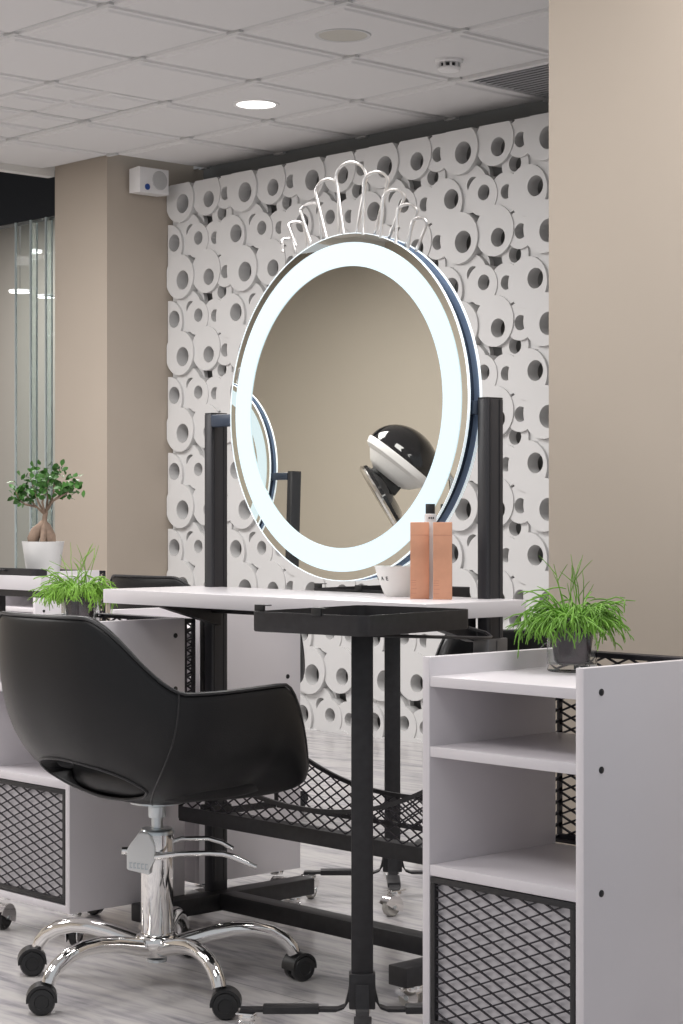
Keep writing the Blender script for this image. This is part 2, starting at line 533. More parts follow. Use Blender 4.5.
t = thing('air_vent', 'louvred air conditioning vent in the ceiling next to the beige wall', 'air vent', (-5.49, 6.34, CZ))
b = bm_()
for (x0, x1, y0, y1) in ((-.297, .297, -.297, -.265), (-.297, .297, .265, .297), (-.297, -.265, -.265, .265), (.265, .297, -.265, .265)):
    box(b, x0, x1, y0, y1, -.004, .02, .003)
obj('frame', b, 'ceil', t)
for k in range(15):
    y = -.245 + k * .035
    b = bm_(); box(b, -.265, .265, -.016, .016, -.0012, .0012, mtx=Matrix.Translation((0, y, .012)) @ Matrix.Rotation(rad(38), 4, 'X'))
    obj('louvre', b, 'vent', t)
b = bm_(); box(b, -.27, .27, -.27, .27, .022, .027); obj('duct', b, 'dark', t)

# wall speaker on the column
t = thing('wall_speaker', 'small white box speaker with round grille high on the beige column', 'speaker', (-8.276, 6.285, 2.748))
b = bm_()
W2, H2 = .095, .066
loft(b, [[(x, y * W2 * s, z * H2 * s) for y, z in ((-1, -1), (1, -1), (1, 1), (-1, 1))] for x, s in ((0.02, .93), (.105, 1.0), (.115, .97))])
obj('cabinet', b, 'white_plastic', t, angle=30)
b = bm_(); box(b, 0, .025, -.05, .05, -.045, .045, .004); obj('wall_bracket', b, 'white_plastic', t)
mx = Matrix.Rotation(rad(90), 4, 'Y')
b = bm_(); lathe(b, [(0, .118), (.046, .118), (.050, .114), (.050, .110)], 36, mtx=Matrix.Translation((0, .035, 0.005)) @ mx); obj('grille', b, 'grille', t)
b = bm_(); lathe(b, [(0, .1175), (.016, .1175), (.016, .112)], 24, mtx=Matrix.Translation((0, -.045, -.035)) @ mx); obj('badge', b, 'blue_logo', t, label='dark blue oval badge')

# ------------------------------------------------------------------ casters
def swivel_caster(parent, x, y, ztop, r=.028, a=0.0, wheel='wheel'):
    """chrome swivel caster under ztop, wheel on the floor"""
    mt = Matrix.Translation((x, y, 0)) @ Matrix.Rotation(a, 4, 'Z')
    b = bm_()
    box(b, -.022, .022, -.018, .018, ztop - .004, ztop, .001, mtx=mt)
    lathe(b, [(0, ztop - .016), (.017, ztop - .016), (.019, ztop - .010), (.017, ztop - .004), (0, ztop - .004)], 20, mtx=mt)
    # forked hood: a curved shell over the wheel
    n = 12
    for sy in (-1, 1):
        rg = []
        for k in range(n + 1):
            an = rad(20 + 190 * k / n)
            rg.append((.012 + (r + .005) * math.cos(an), r + (r + .005) * math.sin(an)))
        prof = rg + [(.012 - .006, r - .008), (.012 + .01, r)]
        vs0 = [(px_, sy * .013, min(pz, ztop - .012)) for px_, pz in prof]
        vs1 = [(px_, sy * .0155, min(pz, ztop - .012)) for px_, pz in prof]
        t_ = bm_(); loft(t_, [vs0, vs1]); bmesh.ops.transform(t_, matrix=mt, verts=list(t_.verts)); merge(b, t_)
    # top strip of the hood
    st = []
    for k in range(n + 1):
        an = rad(35 + 120 * k / n)
        st.append((.012 + (r + .005) * math.cos(an), min(r + (r + .005) * math.sin(an), ztop - .012)))
    t_ = bm_()
    loft(t_, [[(px_, -.015, pz), (px_, .015, pz), (px_, .015, pz - .002), (px_, -.015, pz - .002)] for px_, pz in st]); bmesh.ops.transform(t_, matrix=mt, verts=list(t_.verts)); merge(b, t_)
    c = obj('caster', b, 'chrome', parent)
    b = bm_()
    lathe(b, [(.006, -.010), (r * .6, -.010), (r * .85, -.0105), (r, -.007), (r, .007), (r * .85, .0105), (r * .6, .010), (.006, .010)], 28, mtx=mt @ Matrix.Translation((.012, 0, r)) @ Matrix.Rotation(PI / 2, 4, 'X'), close=True)
    obj('wheel', b, wheel, c)
    b = bm_(); cyl(b, mt @ Vector((.012, -.017, r)), mt @ Vector((.012, .017, r)), .005, 10); obj('axle', b, 'steel', c)
    return c

# ------------------------------------------------------------------ styling station
TZ = .861
PX_L, PX_R, PY_ = -3.918, -2.975, 3.205
def make_station(root_loc):
    ox, oy = root_loc
    t = thing('styling_station', 'white table styling station with large round lit mirror and hairpin crown, in the foreground', 'styling station', (ox, oy, 0))
    L = lambda x, y, z=0: Vector((x - ox, y - oy, z))
    # posts: tall black steel profiles, grooved
    for x in (PX_L, PX_R):
        b = bm_()
        c = L(x, PY_)
        box(b, c.x - .015, c.x + .015, c.y - .018, c.y + .034, .09, 1.297, .003)
        box(b, c.x + .0145, c.x + .0165, c.y - .010, c.y - .004, .12, 1.295)
        box(b, c.x + .0145, c.x + .0165, c.y + .020, c.y + .026, .12, 1.295)
        po = obj('post', b, 'post', t)
        b = bm_(); box(b, c.x - .014, c.x + .014, c.y - .017, c.y + .033, 1.296, 1.300, .001); obj('end_cap', b, 'plastic', po)
    # feet, cross beam
    for x in (PX_L + .022, PX_R - .022):
        b = bm_(); c = L(x, PY_); box(b, c.x - .028, c.x + .028, c.y - .255, c.y + .30, .052, .095, .003)
        obj('foot', b, 'black', t)
        for dy in (-.205, .25):
            swivel_caster(t, c.x, c.y + dy, .052, .022, rad(200 if dy < 0 else 150))
    b = bm_(); a_, c_ = L(PX_L, PY_), L(PX_R, PY_); box(b, a_.x + .05, c_.x - .05, a_.y - .022, a_.y + .03, .055, .097, .003); obj('cross_beam', b, 'black', t)
    # table top
    b = bm_(); p0, p1 = L(-3.995, 2.918), L(-2.880, 3.225)
    box(b, p0.x, p1.x, p0.y, p1.y, TZ - .034, TZ, .0015); obj('table_top', b, ['table'], t)
    b = bm_(); q0, q1 = L(PX_L + .02, 3.08), L(PX_R - .02, 3.188)
    box(b, q0.x, q1.x, q1.y - .03, q1.y, TZ - .062, TZ - .034, .002)
    for xx in (q0.x, q1.x - .03):
        v = [(xx, q0.y - .1, TZ - .035), (xx, q1.y, TZ - .035), (xx, q1.y, TZ - .095)]
        loft(b, [v, [(a[0] + .03, a[1], a[2]) for a in v]])
    obj('table_bracket', b, 'black', t)
    # steel sleeve on the right post, rail on the left post
    b = bm_(); c = L(PX_R, PY_)
    box(b, c.x - .022, c.x + .022, c.y - .024, c.y + .040, .735, .775, .002)
    box(b, c.x + .022, c.x + .024, c.y + .004, c.y + .012, .738, .770); obj('post_sleeve', b, 'sleeve', t, label='grey steel sleeve')
    b = bm_(); c = L(PX_L, PY_); box(b, c.x - .034, c.x - .018, c.y - .018, c.y + .004, .50, .80, .003)
    for zz in (.56, .66, .75): box(b, c.x - .020, c.x - .014, c.y - .016, c.y + .0, zz - .012, zz + .012, .001)
    obj('cable_rail', b, 'plastic', t)
    # mirror
    mc = L(-3.406, 3.172, 1.294)
    mir = bpy.data.objects.new('mirror', None); COL.objects.link(mir); mir.parent = t; mir.location = mc
    mir.rotation_euler = (rad(MIRROR_TILT), 0, 0)
    ry = Matrix.Rotation(PI / 2, 4, 'X')          # lathe axis z -> -y
    b = bm_(); lathe(b, [(0, .0), (.403, .0), (.403, -.006), (0, -.006)], 128, mtx=ry); obj('glass', b, 'mirror', mir, angle=30)
    b = bm_(); lathe(b, [(.328, .0006), (.328, .0024), (.383, .0024), (.383, .0006)], 128, mtx=ry, close=True); obj('light_ring', b, 'lit', mir, angle=30)
    b = bm_(); lathe(b, [(.4033, .0012), (.4047, .0012), (.4047, -.0062), (.4033, -.0062)], 128, mtx=ry, close=True); obj('glass_rim', b, 'edge_lit', mir, angle=30)
    b = bm_(); lathe(b, [(0, -.006), (.387, -.006), (.387, -.036), (0, -.036)], 96, mtx=ry); obj('drum', b, 'drum', mir, angle=30)
    b = bm_(); lathe(b, [(0, -.036), (.403, -.036), (.403, -.042), (0, -.042)], 128, mtx=ry); obj('rear_glass', b, ['rear_rim'], mir, angle=30)
    b = bm_(); lathe(b, [(.4033, -.0358), (.4047, -.0358), (.4047, -.0432), (.4033, -.0432)], 128, mtx=ry, close=True); obj('rear_glass_rim', b, 'edge_lit', mir, angle=30)
    b = bm_(); lathe(b, [(0, -.0425), (.328, -.0425), (.328, -.044), (0, -.044)], 128, mtx=ry); obj('rear_mirror_face', b, 'mirror', mir, angle=30)
    b = bm_(); lathe(b, [(.328, -.0425), (.328, -.0445), (.383, -.0445), (.383, -.0425)], 128, mtx=ry, close=True); obj('rear_light_ring', b, 'lit', mir, angle=30)
    for sx in (-1, 1):
        b = bm_()
        x0, x1 = sorted((sx * .385, sx * (.403 if sx < 0 else .405) + 0))
        xe = (PX_L + .014 if sx < 0 else PX_R - .014) - (-3.406)
        x0, x1 = sorted((sx * .38, xe))
        box(b, x0, x1, .012, .036, -.030, .000, .003); obj('pivot', b, 'drum', mir)
    # hairpin crown: bent aluminium wire loops rising from the mirror top
    loops = [((45, 415), (40, 365), (52, 357), (66, 362), (76, 418)),
             ((104, 388), (67, 300), (92, 285), (115, 298), (127, 388)),
             ((163, 372), (117, 240), (146, 208), (182, 222), (186, 362)),
             ((231, 352), (180, 160), (219, 104), (262, 140), (263, 345)),
             ((305, 338), (268, 95), (325, 30), (383, 95), (334, 338)),
             ((388, 340), (386, 120), (430, 72), (475, 110), (412, 342)),
             ((462, 355), (470, 185), (510, 148), (545, 180), (472, 360)),
             ((528, 378), (531, 240), (570, 210), (600, 240), (546, 385)),
             ((580, 398), (590, 295), (621, 268), (642, 292), (590, 408))]
    for lp in loops:
        w = [on_y(275 + a / 4.27, 155 + b_ / 4.27, 3.188) for a, b_ in lp]
        (f0, s0, ap, s1, f1) = [Vector((v.x - ox, v.y - oy, v.z)) for v in w]
        pts = [f0 - Vector((0, 0, .001))]
        for k in range(0, 5): pts.append(f0.lerp(s0, k / 4))
        mid = (s0 + s1) / 2; rx = (s1.x - s0.x) / 2; 
        for k in range(1, 12):
            a = PI - PI * k / 12
            base = s0.lerp(s1, k / 12)
            pts.append(Vector((mid.x + rx * math.cos(a), base.y, base.z + (ap.z - mid.z) * math.sin(a))))
        for k in range(0, 5): pts.append(s1.lerp(f1, k / 4))
        pts.append(f1 - Vector((0, 0, .001)))
        n_ = len(pts)
        pts = [q + Vector((0, .010 * (i_ / (n_ - 1) - .5) * 2, 0)) for i_, q in enumerate(pts)]
        b = bm_(); tube(b, pts, .0037, 8); obj('crown_loop', b, 'wire', t)
    # mesh basket between the posts
    bz = .292
    c0, c1 = L(-3.90, 3.085), L(-2.99, 3.40)
    b = bm_(); box(b, c0.x, c1.x, c0.y, c0.y + .16, bz - .004, bz, .0)
    box(b, c0.x, c1.x, c0.y - .006, c0.y, bz - .006, bz + .030, .001)
    box(b, c0.x, c1.x, c1.y, c1.y + .006, bz - .006, bz + .006, .001)
    box(b, c0.x - .004, c0.x, c0.y, c1.y, bz - .006, bz + .012, .001)
    box(b, c1.x, c1.x + .004, c0.y, c1.y, bz - .006, bz + .012, .001)
    obj('basket_tray', b, 'black', t)
    W = c1.x - c0.x
    def rim(u): s_ = abs(2 * u / W - 1.0); return bz + .072 + .11 * s_ ** 2.2
    for y in (c0.y, c1.y):
        b = bm_()
        fn = lambda u, v, d, y=y: Vector((c0.x + u, y + d, v))
        lattice(b, 0, W, bz + (.03 if y == c0.y else .004), bz + .2, .046, .026, .0032, .003, fn, inside=lambda u, v: v <= rim(u))
        obj('basket_mesh', b, 'mesh', t, smooth=False)
        b = bm_()
        rg = []
        for k in range(41):
            u = W * k / 40; z = rim(u)
            rg.append([(c0.x + u, y - .004, z - .005), (c0.x + u, y + .004, z - .005), (c0.x + u, y + .004, z + .005), (c0.x + u, y - .004, z + .005)])
        loft(b, rg)
        for u in (0, W): box(b, c0.x + u - .004, c0.x + u + .004, y - .004, y + .004, bz, rim(u))
        obj('basket_rim', b, 'black', t)
    for x in (PX_L, PX_R):
        b = bm_(); c = L(x, PY_); box(b, c.x - .022, c.x + .022, c.y - .026, c.y + .042, bz - .012, bz + .02, .002); obj('basket_clamp', b, 'black', t)
    return t
MIRROR_TILT = -1.0
station = make_station((-3.482, 3.257))

# the station mirrored in the glass: it stands in the row in front, outside the frame
station2 = dup(station, (-6.63, .80, 0), rad(180), 'styling station with lit round mirror seen only as reflection in the big mirror')

# ------------------------------------------------------------------ rolling tray stand
def make_tray_stand(label, loc, rz_tray, rz_base, tw=.285, td=.345):
    t = thing('tray_stand', label, 'tray stand', loc, 0, 'rolling tray stands')
    z0, z1 = .818, .857
    Rt = Matrix.Rotation(rz_tray, 4, 'Z'); Rb = Matrix.Rotation(rz_base, 4, 'Z')
    b = bm_()
    loft(b, [rrect(tw - .004, td - .004, .018, z0), rrect(tw, td, .020, z0 + .003), rrect(tw, td, .020, z1), rrect(tw - .006, td - .006, .017, z1), rrect(tw - .006, td - .006, .017, z0 + .006)])
    bmesh.ops.transform(b, matrix=Rt, verts=list(b.verts)); tr = obj('tray', b, 'black', t)
    for (x, y) in ((-tw / 2, -td / 2 + .03), (-tw / 2 + .17, -td / 2)):
        b = bm_(); box(b, x - .012, x + .012, y - .003, y + .003, z1 - .004, z1 + .012, .001, mtx=Rt)
        box(b, x - .012, x + .022, y - .002, y + .010, z1 + .010, z1 + .012, 0, mtx=Rt)
        obj('clip', b, 'plastic', tr)
    b = bm_()
    box(b, -.0215, .0215, -.013, .013, .085, z0 + .001, .003, mtx=Rb); obj('pole', b, 'black', t)
    b = bm_(); box(b, -.026, .026, -.018, .018, .075, .145, .003, mtx=Rb); br = obj('bracket', b, 'black', t)
    b = bm_(); cyl(b, Rb @ Vector((0, -.016, .112)), Rb @ Vector((0, -.022, .112)), .006, 12); obj('bolt', b, 'bolt', br)
    for k in range(4):
        a = Matrix.Rotation(rz_base + k * PI / 2, 4, 'Z')
        b = bm_()
        # arm: upright lug, bend, flat bar
        prof = [(.020, .125), (.0265, .095), (.034, .078), (.05, .072), (.24, .072)]
        rg = []
        for i, (x, z) in enumerate(prof):
            tk = .004 if i < 2 else .003
            if i < 2: rg.append([(x - tk, -.013, z), (x + tk, -.013, z), (x + tk, .013, z), (x - tk, .013, z)])
            else: rg.append([(x - .002, -.013, z + tk), (x + .002 - .004 * 0, -.013, z - tk), (x + .002, .013, z - tk), (x - .002, .013, z + tk)])
        loft(b, rg)
        box(b, .085, .195, -.017, .017, .066, .080, .002)
        bmesh.ops.transform(b, matrix=a, verts=list(b.verts)); obj('base_arm', b, 'black', t)
        q = a @ Vector((.225, 0, 0)); swivel_caster(t, q.x, q.y, .0685, .025, rz_base + k * PI / 2 + 2.4 + k)
    return t
TS = Vector((-2.852, 2.710, 0))
ts1 = make_tray_stand('black tray stand with deep rectangular tray in front of the white table', TS, rad(8), rad(YAW))
def L3(v, o): return Vector((v.x - o.x, v.y - o.y, v.z - o.z))
b = bm_()
pts = [on_d(366, 632, 3.93), on_d(372, 635.5, 3.94), on_d(480, 638, 4.10), on_d(489, 638, 4.14), on_d(491, 636.5, 4.18), on_d(486, 632.5, 4.21), on_d(468, 627.5, 4.19)]
tube(b, [L3(p, TS) for p in pts], .0035, 8); obj('dryer_hook', b, 'black', ts1)
BS = Vector((-3.88, 3.80, 0))
ts2 = make_tray_stand('black tray stand standing behind the white table, below the round mirror', BS, rad(6), rad(YAW))
for c in kids(ts2):
    if c.name.split('.')[0] == 'tray': c.location.z -= .012

# ------------------------------------------------------------------ swivel chair
def make_chair(label, loc, rz):
    t = thing('styling_chair', label, 'chair', loc, rz)
    zb = .408
    def ss(x, a, b_): 
        x = max(0, min(1, (x - a) / (b_ - a))); return x * x * (3 - 2 * x)
    def height(ph):
        a = abs(math.degrees(ph))
        h = .83 - .158 * ss(a, 25, 64)
        h += .006 * ss(a, 70, 110)
        h -= .205 * ss(a, 110, 142)
        return h
    def plan(ph):
        # ph = 0 at the back (-y); returns outline point of the shell rim
        s_, c_ = math.sin(ph), math.cos(ph)
        n = 2.5
        bb = .330 if c_ > 0 else .310
        aa = .312
        r = (abs(s_ / aa) ** n + abs(c_ / bb) ** n) ** (-1 / n)
        return r * s_, -r * c_
    def kk(zf): return math.sqrt(max(0, 1 - (1 - zf) ** 3))
    NP = 120
    phis = [2 * PI * k / NP - PI for k in range(NP)]
    zfs = [.004, .015, .035, .065, .10, .15, .21, .28, .36, .45, .55, .65, .75, .85, .93, .98]
    def pt(ph, zf, off=0.0, dz=0.0):
        x, y = plan(ph); l = math.hypot(x, y)
        k = kk(zf); h = height(ph)
        lean = 1.0
        q = max(0.02, k * l - off) / l
        return (x * q * lean, y * q * lean, zb + (h - zb) * zf + dz)
    rings = [[pt(ph, zf) for ph in phis] for zf in zfs]
    rings.append([pt(ph, 1.0, .004, .000) for ph in phis])
    rings.append([pt(ph, 1.0, .013, .006) for ph in phis])
    rings.append([pt(ph, 1.0, .026, .004) for ph in phis])
    rings.append([pt(ph, .97, .036) for ph in phis])
    for zf in (.9, .75, .6, .45, .33, .24): rings.append([pt(ph, zf, .040) for ph in phis])
    b = bm_(); loft(b, rings)
    bmesh.ops.recalc_face_normals(b, faces=list(b.faces))
    me = bpy.data.meshes.new('shell'); b.to_mesh(me); b.free()
    o = bpy.data.objects.new('shell', me); COL.objects.link(o)
    # opening low in the backrest
    c = bm_()
    prof = []
    for k in range(24):
        a = 2 * PI * k / 24
        x = .165 * math.cos(a); z = .040 * math.sin(a)
        z += .012 * (1 - (x / .165) ** 2) if math.sin(a) > 0 else -.002
        prof.append((x, z))
    loft(c, [[(x, y, .474 + z) for x, z in prof] for y in (-.5, -.10)])
    bmesh.ops.recalc_face_normals(c, faces=list(c.faces))
    cm = bpy.data.meshes.new('c'); c.to_mesh(cm); c.free()
    boolean(o, cm, 'DIFFERENCE')
    o.data.materials.clear(); o.data.materials.append(M['leather']); smooth_mesh(o.data, 50)
    o.name = 'shell'; o.parent = t
    # piping along the rim and seams down the sides
    b = bm_(); tube(b, [pt(ph, 1.0, .001, .003) for ph in phis], .0038, 6, closed=True); obj('piping', b, 'piping', t)
    for sg in (-1, 1):
        b = bm_(); pl = []
        for k in range(18):
            zf = .03 + .97 * k / 17; pl.append(pt(sg * rad(60 - 14 * (1 - zf) ** 2), zf, -.0008))
        tube(b, pl, .0022, 5); obj('seam', b, 'piping', t)
    b = bm_()
    pr = []
    for k in range(28):
        a = 2 * PI * k / 28
        x = .166 * math.cos(a); z = .041 * math.sin(a)
        z += .012 * (1 - (x / .166) ** 2) if math.sin(a) > 0 else -.002
        # follow the shell surface at the height of the opening
        zz = .474 + z
        best = None
        for s2 in range(-60, 61, 1):
            ph = rad(s2); h = height(ph); zf = (zz - zb) / (h - zb)
            q = pt(ph, max(.004, zf))
            if best is None or abs(q[0] - x) < abs(best[0] - x): best = q
        pr.append(best)
    tube(b, pr, .0035, 6, closed=True); obj('piping', b, 'piping', t)
    # seat cushion
    b = bm_(); rg = []
    for (s_, z) in ((.80, .430), (.93, .440), (.985, .458), (1.0, .475), (.97, .494), (.86, .506), (.60, .511), (.25, .513)):
        ring = []
        for ph in [2 * PI * k / 64 for k in range(64)]:
            x, y = math.sin(ph), -math.cos(ph)
            n = 3.0; r = (abs(x / .215) ** n + abs(y / (.225 if y > 0 else .150)) ** n) ** (-1 / n)
            ring.append((x * r * s_, y * r * s_ + .012, z))
        rg.append(ring)
    loft(b, rg); obj('seat_cushion', b, 'leather', t, angle=60)
    # lift: rod, collar, column
    b = bm_(); cyl(b, (0, 0, .33), (0, 0, .40), .0125, 24); obj('gas_rod', b, 'steel', t)
    b = bm_(); lathe(b, [(.0128, .376), (.0185, .376), (.0195, .379), (.0195, .400), (.024, .404), (.06, .408), (.06, .412), (0, .412)], 28); obj('collar', b, 'steel', t)
    b = bm_(); lathe(b, [(0, .118), (.034, .118), (.0355, .122), (.0365, .34), (.036, .345)], 40); lathe(b, [(.036, .345), (.033, .350), (0, .352)], 40); col = obj('column', b, 'chrome', t)
    b = bm_(); lathe(b, [(.0385, .340), (.0385, .346), (.034, .352), (.013, .353), (.013, .340)], 40, close=True); obj('column_cap', b, 'steel', col)
    # pump housing on the left of the column (towards the back), its lever reaching forward
    Rw = Matrix.Rotation(-rz, 4, 'Z') @ Matrix.Rotation(rad(YAW), 4, 'Z')     # x = towards image right
    b = bm_()
    side = [(-.062, .268), (-.012, .256), (-.012, .275), (.0, .285), (.0, .318), (-.014, .346), (-.034, .349), (-.062, .312)]
    loft(b, [[(x, y, z) for x, z in side] for y in (-.046, .028)])
    bmesh.ops.bevel(b, geom=list(b.edges), offset=.002, segments=2, affect='EDGES')
    bmesh.ops.transform(b, matrix=Rw, verts=list(b.verts)); hs = obj('pump_housing', b, 'silver', t)
    b = bm_()
    for k in range(5): 
        x = -.056 + k * .0085
        box(b, x, x + .0022, -.0478, -.0455, .272 - k * .001, .284 - k * .001); box(b, x, x + .006, -.0478, -.0455, .282 - k * .001, .2842 - k * .001); box(b, x, x + .006, -.0478, -.0455, .272 - k * .001, .274 - k * .001)
    bmesh.ops.transform(b, matrix=Rw, verts=list(b.verts)); obj('embossed_mark', b, 'steel', hs)
    b = bm_(); cyl(b, Rw @ Vector((-.075, -.02, .305)), Rw @ Vector((-.058, -.02, .305)), .009, 14); cyl(b, Rw @ Vector((-.004, -.036, .298)), Rw @ Vector((.022, -.046, .296)), .0085, 14); obj('pivot_pin', b, 'chrome', hs)
    b = bm_(); tube(b, [Rw @ Vector(q) for q in ((.0, -.046, .296), (.030, -.052, .301), (.055, -.054, .304), (.12, -.052, .305), (.150, -.050, .303), (.170, -.050, .297), (.222, -.048, .274))], [.007, .007, .006, .006, .0065, .007, .0055], 10)
    obj('lever', b, 'chrome', t)
    b = bm_(); tube(b, [Rw @ Vector(q) for q in ((.02, .04, .312), (.05, .05, .320), (.11, .05, .321), (.14, .05, .312), (.165, .05, .298))], .0055, 10); obj('lever', b, 'chrome', t)
    # hub and five curved legs
    b = bm_(); lathe(b, [(0, .070), (.026, .070), (.034, .080), (.046, .092), (.050, .104), (.046, .116), (.038, .122), (0, .122)], 36)
    hub = obj('hub', b, 'chrome', t)
    b = bm_(); lathe(b, [(0, .058), (.022, .058), (.022, .064), (.012, .068), (.012, .075), (0, .075)], 20); obj('end_cap', b, 'steel', hub)
    for k in range(5):
        an = rad(203 + 72 * k) - rz; d = Vector((math.cos(an), math.sin(an), 0)); n_ = Vector((-d.y, d.x, 0))
        path = [(.030, .092), (.07, .102), (.12, .114), (.17, .121), (.215, .120), (.255, .110), (.285, .094), (.302, .076), (.308, .062)]
        rs = [.019, .0185, .018, .0175, .0170, .0165, .016, .0155, .0150]
        b = bm_(); tube(b, [d * r_ + Vector((0, 0, z)) for r_, z in path], rs, 16); obj('base_leg', b, 'chrome', t)
        # twin-wheel caster
        cdir = an + rad([35, -40, 60, 25, -60][k])
        mt = Matrix.Translation(d * .308) @ Matrix.Rotation(cdir, 4, 'Z')
        b = bm_(); R_ = .0285
        cyl(b, mt @ Vector((0, 0, .052)), mt @ Vector((0, 0, .068)), .008, 12)
        # hood
        rg = []
        for i in range(15):
            a = rad(-8 + 196 * i / 14); rr = R_ + .004
            x, z = .014 + rr * math.cos(a), R_ + .002 + rr * math.sin(a)
            x2, z2 = .014 + (rr - .006) * math.cos(a), R_ + .002 + (rr - .006) * math.sin(a)
            rg.append([(x, -.023, z), (x, .023, z), (x2, .023, z2), (x2, -.023, z2)])
        t_ = bm_(); loft(t_, rg); 
        box(t_, .014 - .02, .014 + .02, -.004, .004, .012, .05)
        bmesh.ops.transform(t_, matrix=mt, verts=list(t_.verts)); merge(b, t_)
        ca = obj('caster', b, 'plastic', t)
        for sy in (-1, 1):
            b = bm_()
            lathe(b, [(0, .005), (R_ * .9, .005), (R_, .008), (R_, .020), (R_ * .9, .024), (R_ * .55, .025), (R_ * .5, .023), (0, .023)], 28,
                  mtx=mt @ Matrix.Translation((.014, 0, R_)) @ Matrix.Rotation(PI / 2 if sy < 0 else -PI / 2, 4, 'X'))
            obj('wheel', b, 'plastic', ca)
    return t
CH = (-3.512, 2.712, 0)
chair = make_chair('black leather tub chair with cut-out back on chrome five-star base, in the foreground', CH, 0)
chair['group'] = 'black tub styling chairs'
chair2 = dup(chair, (-4.008, 4.512, 0), rad(162), 'black tub chair on the far side of the table, peeking behind the right mirror post', 'black tub styling chairs')
chair3 = dup(chair, (-5.44, 4.43, 0), rad(4), 'black tub chair whose backrest shows above the left end of the white table', 'black tub styling chairs')

# ------------------------------------------------------------------ trolleys
def make_trolley(label, loc, rz, W=.384, D=.35):
    t = thing('salon_trolley', label, 'trolley', loc, rz, 'white salon trolleys')
    h = W / 2; p = .018
    for sx in (-1, 1):
        b = bm_(); x0, x1 = sorted((sx * h, sx * (h - p))); box(b, x0, x1, -D / 2, D / 2, .09, .785, .0012); o = obj('side_panel', b, 'lilac', t)
        for z in (.742, .609, .398):
            for y in (-D / 2 + .046, D / 2 - .03):
                b = bm_(); tube(b, [(sx * (h - .001), y, z), (sx * (h + .0012), y, z), (sx * (h + .0025), y, z)], [.0062, .0062, .0035], 14); obj('bolt', b, 'bolt', o)
    for nm, z0, z1 in (('top_shelf', .731, .750), ('shelf', .603, .622), ('shelf', .386, .406), ('base_panel', .09, .108)):
        b = bm_(); box(b, -h + p, h - p, -D / 2 + .001, D / 2, z0, z1, .001); obj(nm, b, 'lilac', t)
    b = bm_(); box(b, -h + p, h - p, D / 2 - .006, D / 2, .108, .386); obj('back_panel', b, 'lilac', t)
    # door: white board with black frame and expanded mesh
    x0, x1, z0, z1 = -h + p + .002, h - p - .002, .112, .384
    b = bm_(); fw = .011; y0, y1 = -D / 2 + .000, -D / 2 + .016
    box(b, x0, x1, y0, y1, z1 - fw, z1, .001); box(b, x0, x1, y0, y1, z0, z0 + fw, .001)
    box(b, x0, x0 + fw, y0, y1, z0 + fw, z1 - fw, .001); box(b, x1 - fw, x1, y0, y1, z0 + fw, z1 - fw, .001)
    d = obj('door', b, 'black', t)
    b = bm_(); fn = lambda u, v, dd: Vector((u, y0 + .004 + dd, v)); lattice(b, x0 + .006, x1 - .006, z0 + .006, z1 - .006, .0575, .0225, .0028, .003, fn); obj('door_mesh', b, 'mesh', d, smooth=False)
    b = bm_(); box(b, x0 + .004, x1 - .004, y0 + .010, y1 + .012, z0 + .004, z1 - .004); obj('door_board', b, 'lilac', d)
    # mesh back in a black frame
    b = bm_(); yb0, yb1 = D / 2 + .001, D / 2 + .034; z0, z1 = .408, .782; fw = .012
    for (a0, a1) in ((-h, -h + .006), (h - .006, h)):
        box(b, a0, a1, yb0, yb0 + .006, z0, z1); box(b, a0, a1, yb1 - .010, yb1, z0, z1)
        zz = z0
        while zz < z1 - .012:
            sgn = 1 if a0 > 0 else -1
            v = [(a0, yb0, zz), (a0, yb0, zz + .005), (a0, yb1, zz + .013), (a0, yb1, zz + .008)]
            loft(b, [v, [(a1, q[1], q[2]) for q in v]]); zz += .0225
    box(b, -h, h, yb1 - .010, yb1, z1 - fw, z1); box(b, -h, h, yb1 - .010, yb1, z0, z0 + fw)
    box(b, -h, h, yb0, yb1, z1 - .003, z1); box(b, -h, h, yb0, yb1, z0, z0 + .003)
    fr = obj('back_frame', b, 'mesh', t, smooth=False)
    b = bm_(); fn = lambda u, v, dd: Vector((u, yb1 - .005 + dd, v)); lattice(b, -h + .004, h - .004, z0 + .004, z1 - .004, .0575, .0225, .0036, .004, fn); obj('back_mesh', b, 'mesh', fr, smooth=False)
    for sx in (-1, 1):
        for sy in (-1, 1):
            swivel_caster(t, sx * (h - .045), sy * (D / 2 - .045), .09, .030, rad(70 + 95 * sx + 40 * sy), 'plastic')
    return t
TW, TD = .384, .35
tr1 = make_trolley('white trolley with mesh door nearest the camera, holding a potted grass', (-2.199 - TW / 2, 2.607 + TD / 2, 0), 0)
tr2 = dup(tr1, (-3.933 - TW / 2, 2.785 + TD / 2 - .01, 0), 0, 'white trolley with mesh door behind the front chair, at left edge', 'white salon trolleys')
tr3 = dup(tr1, (-4.025 - TW / 2, 3.245 + TD / 2, 0), rad(180), 'white trolley behind the left mirror post, under the white table end', 'white salon trolleys', skip=('back_frame',))
tr4 = dup(tr1, (-7.42 - TW / 2, 5.05 + TD / 2, 0), 0, 'white trolley in the far left background, beside the beige column', 'white salon trolleys')

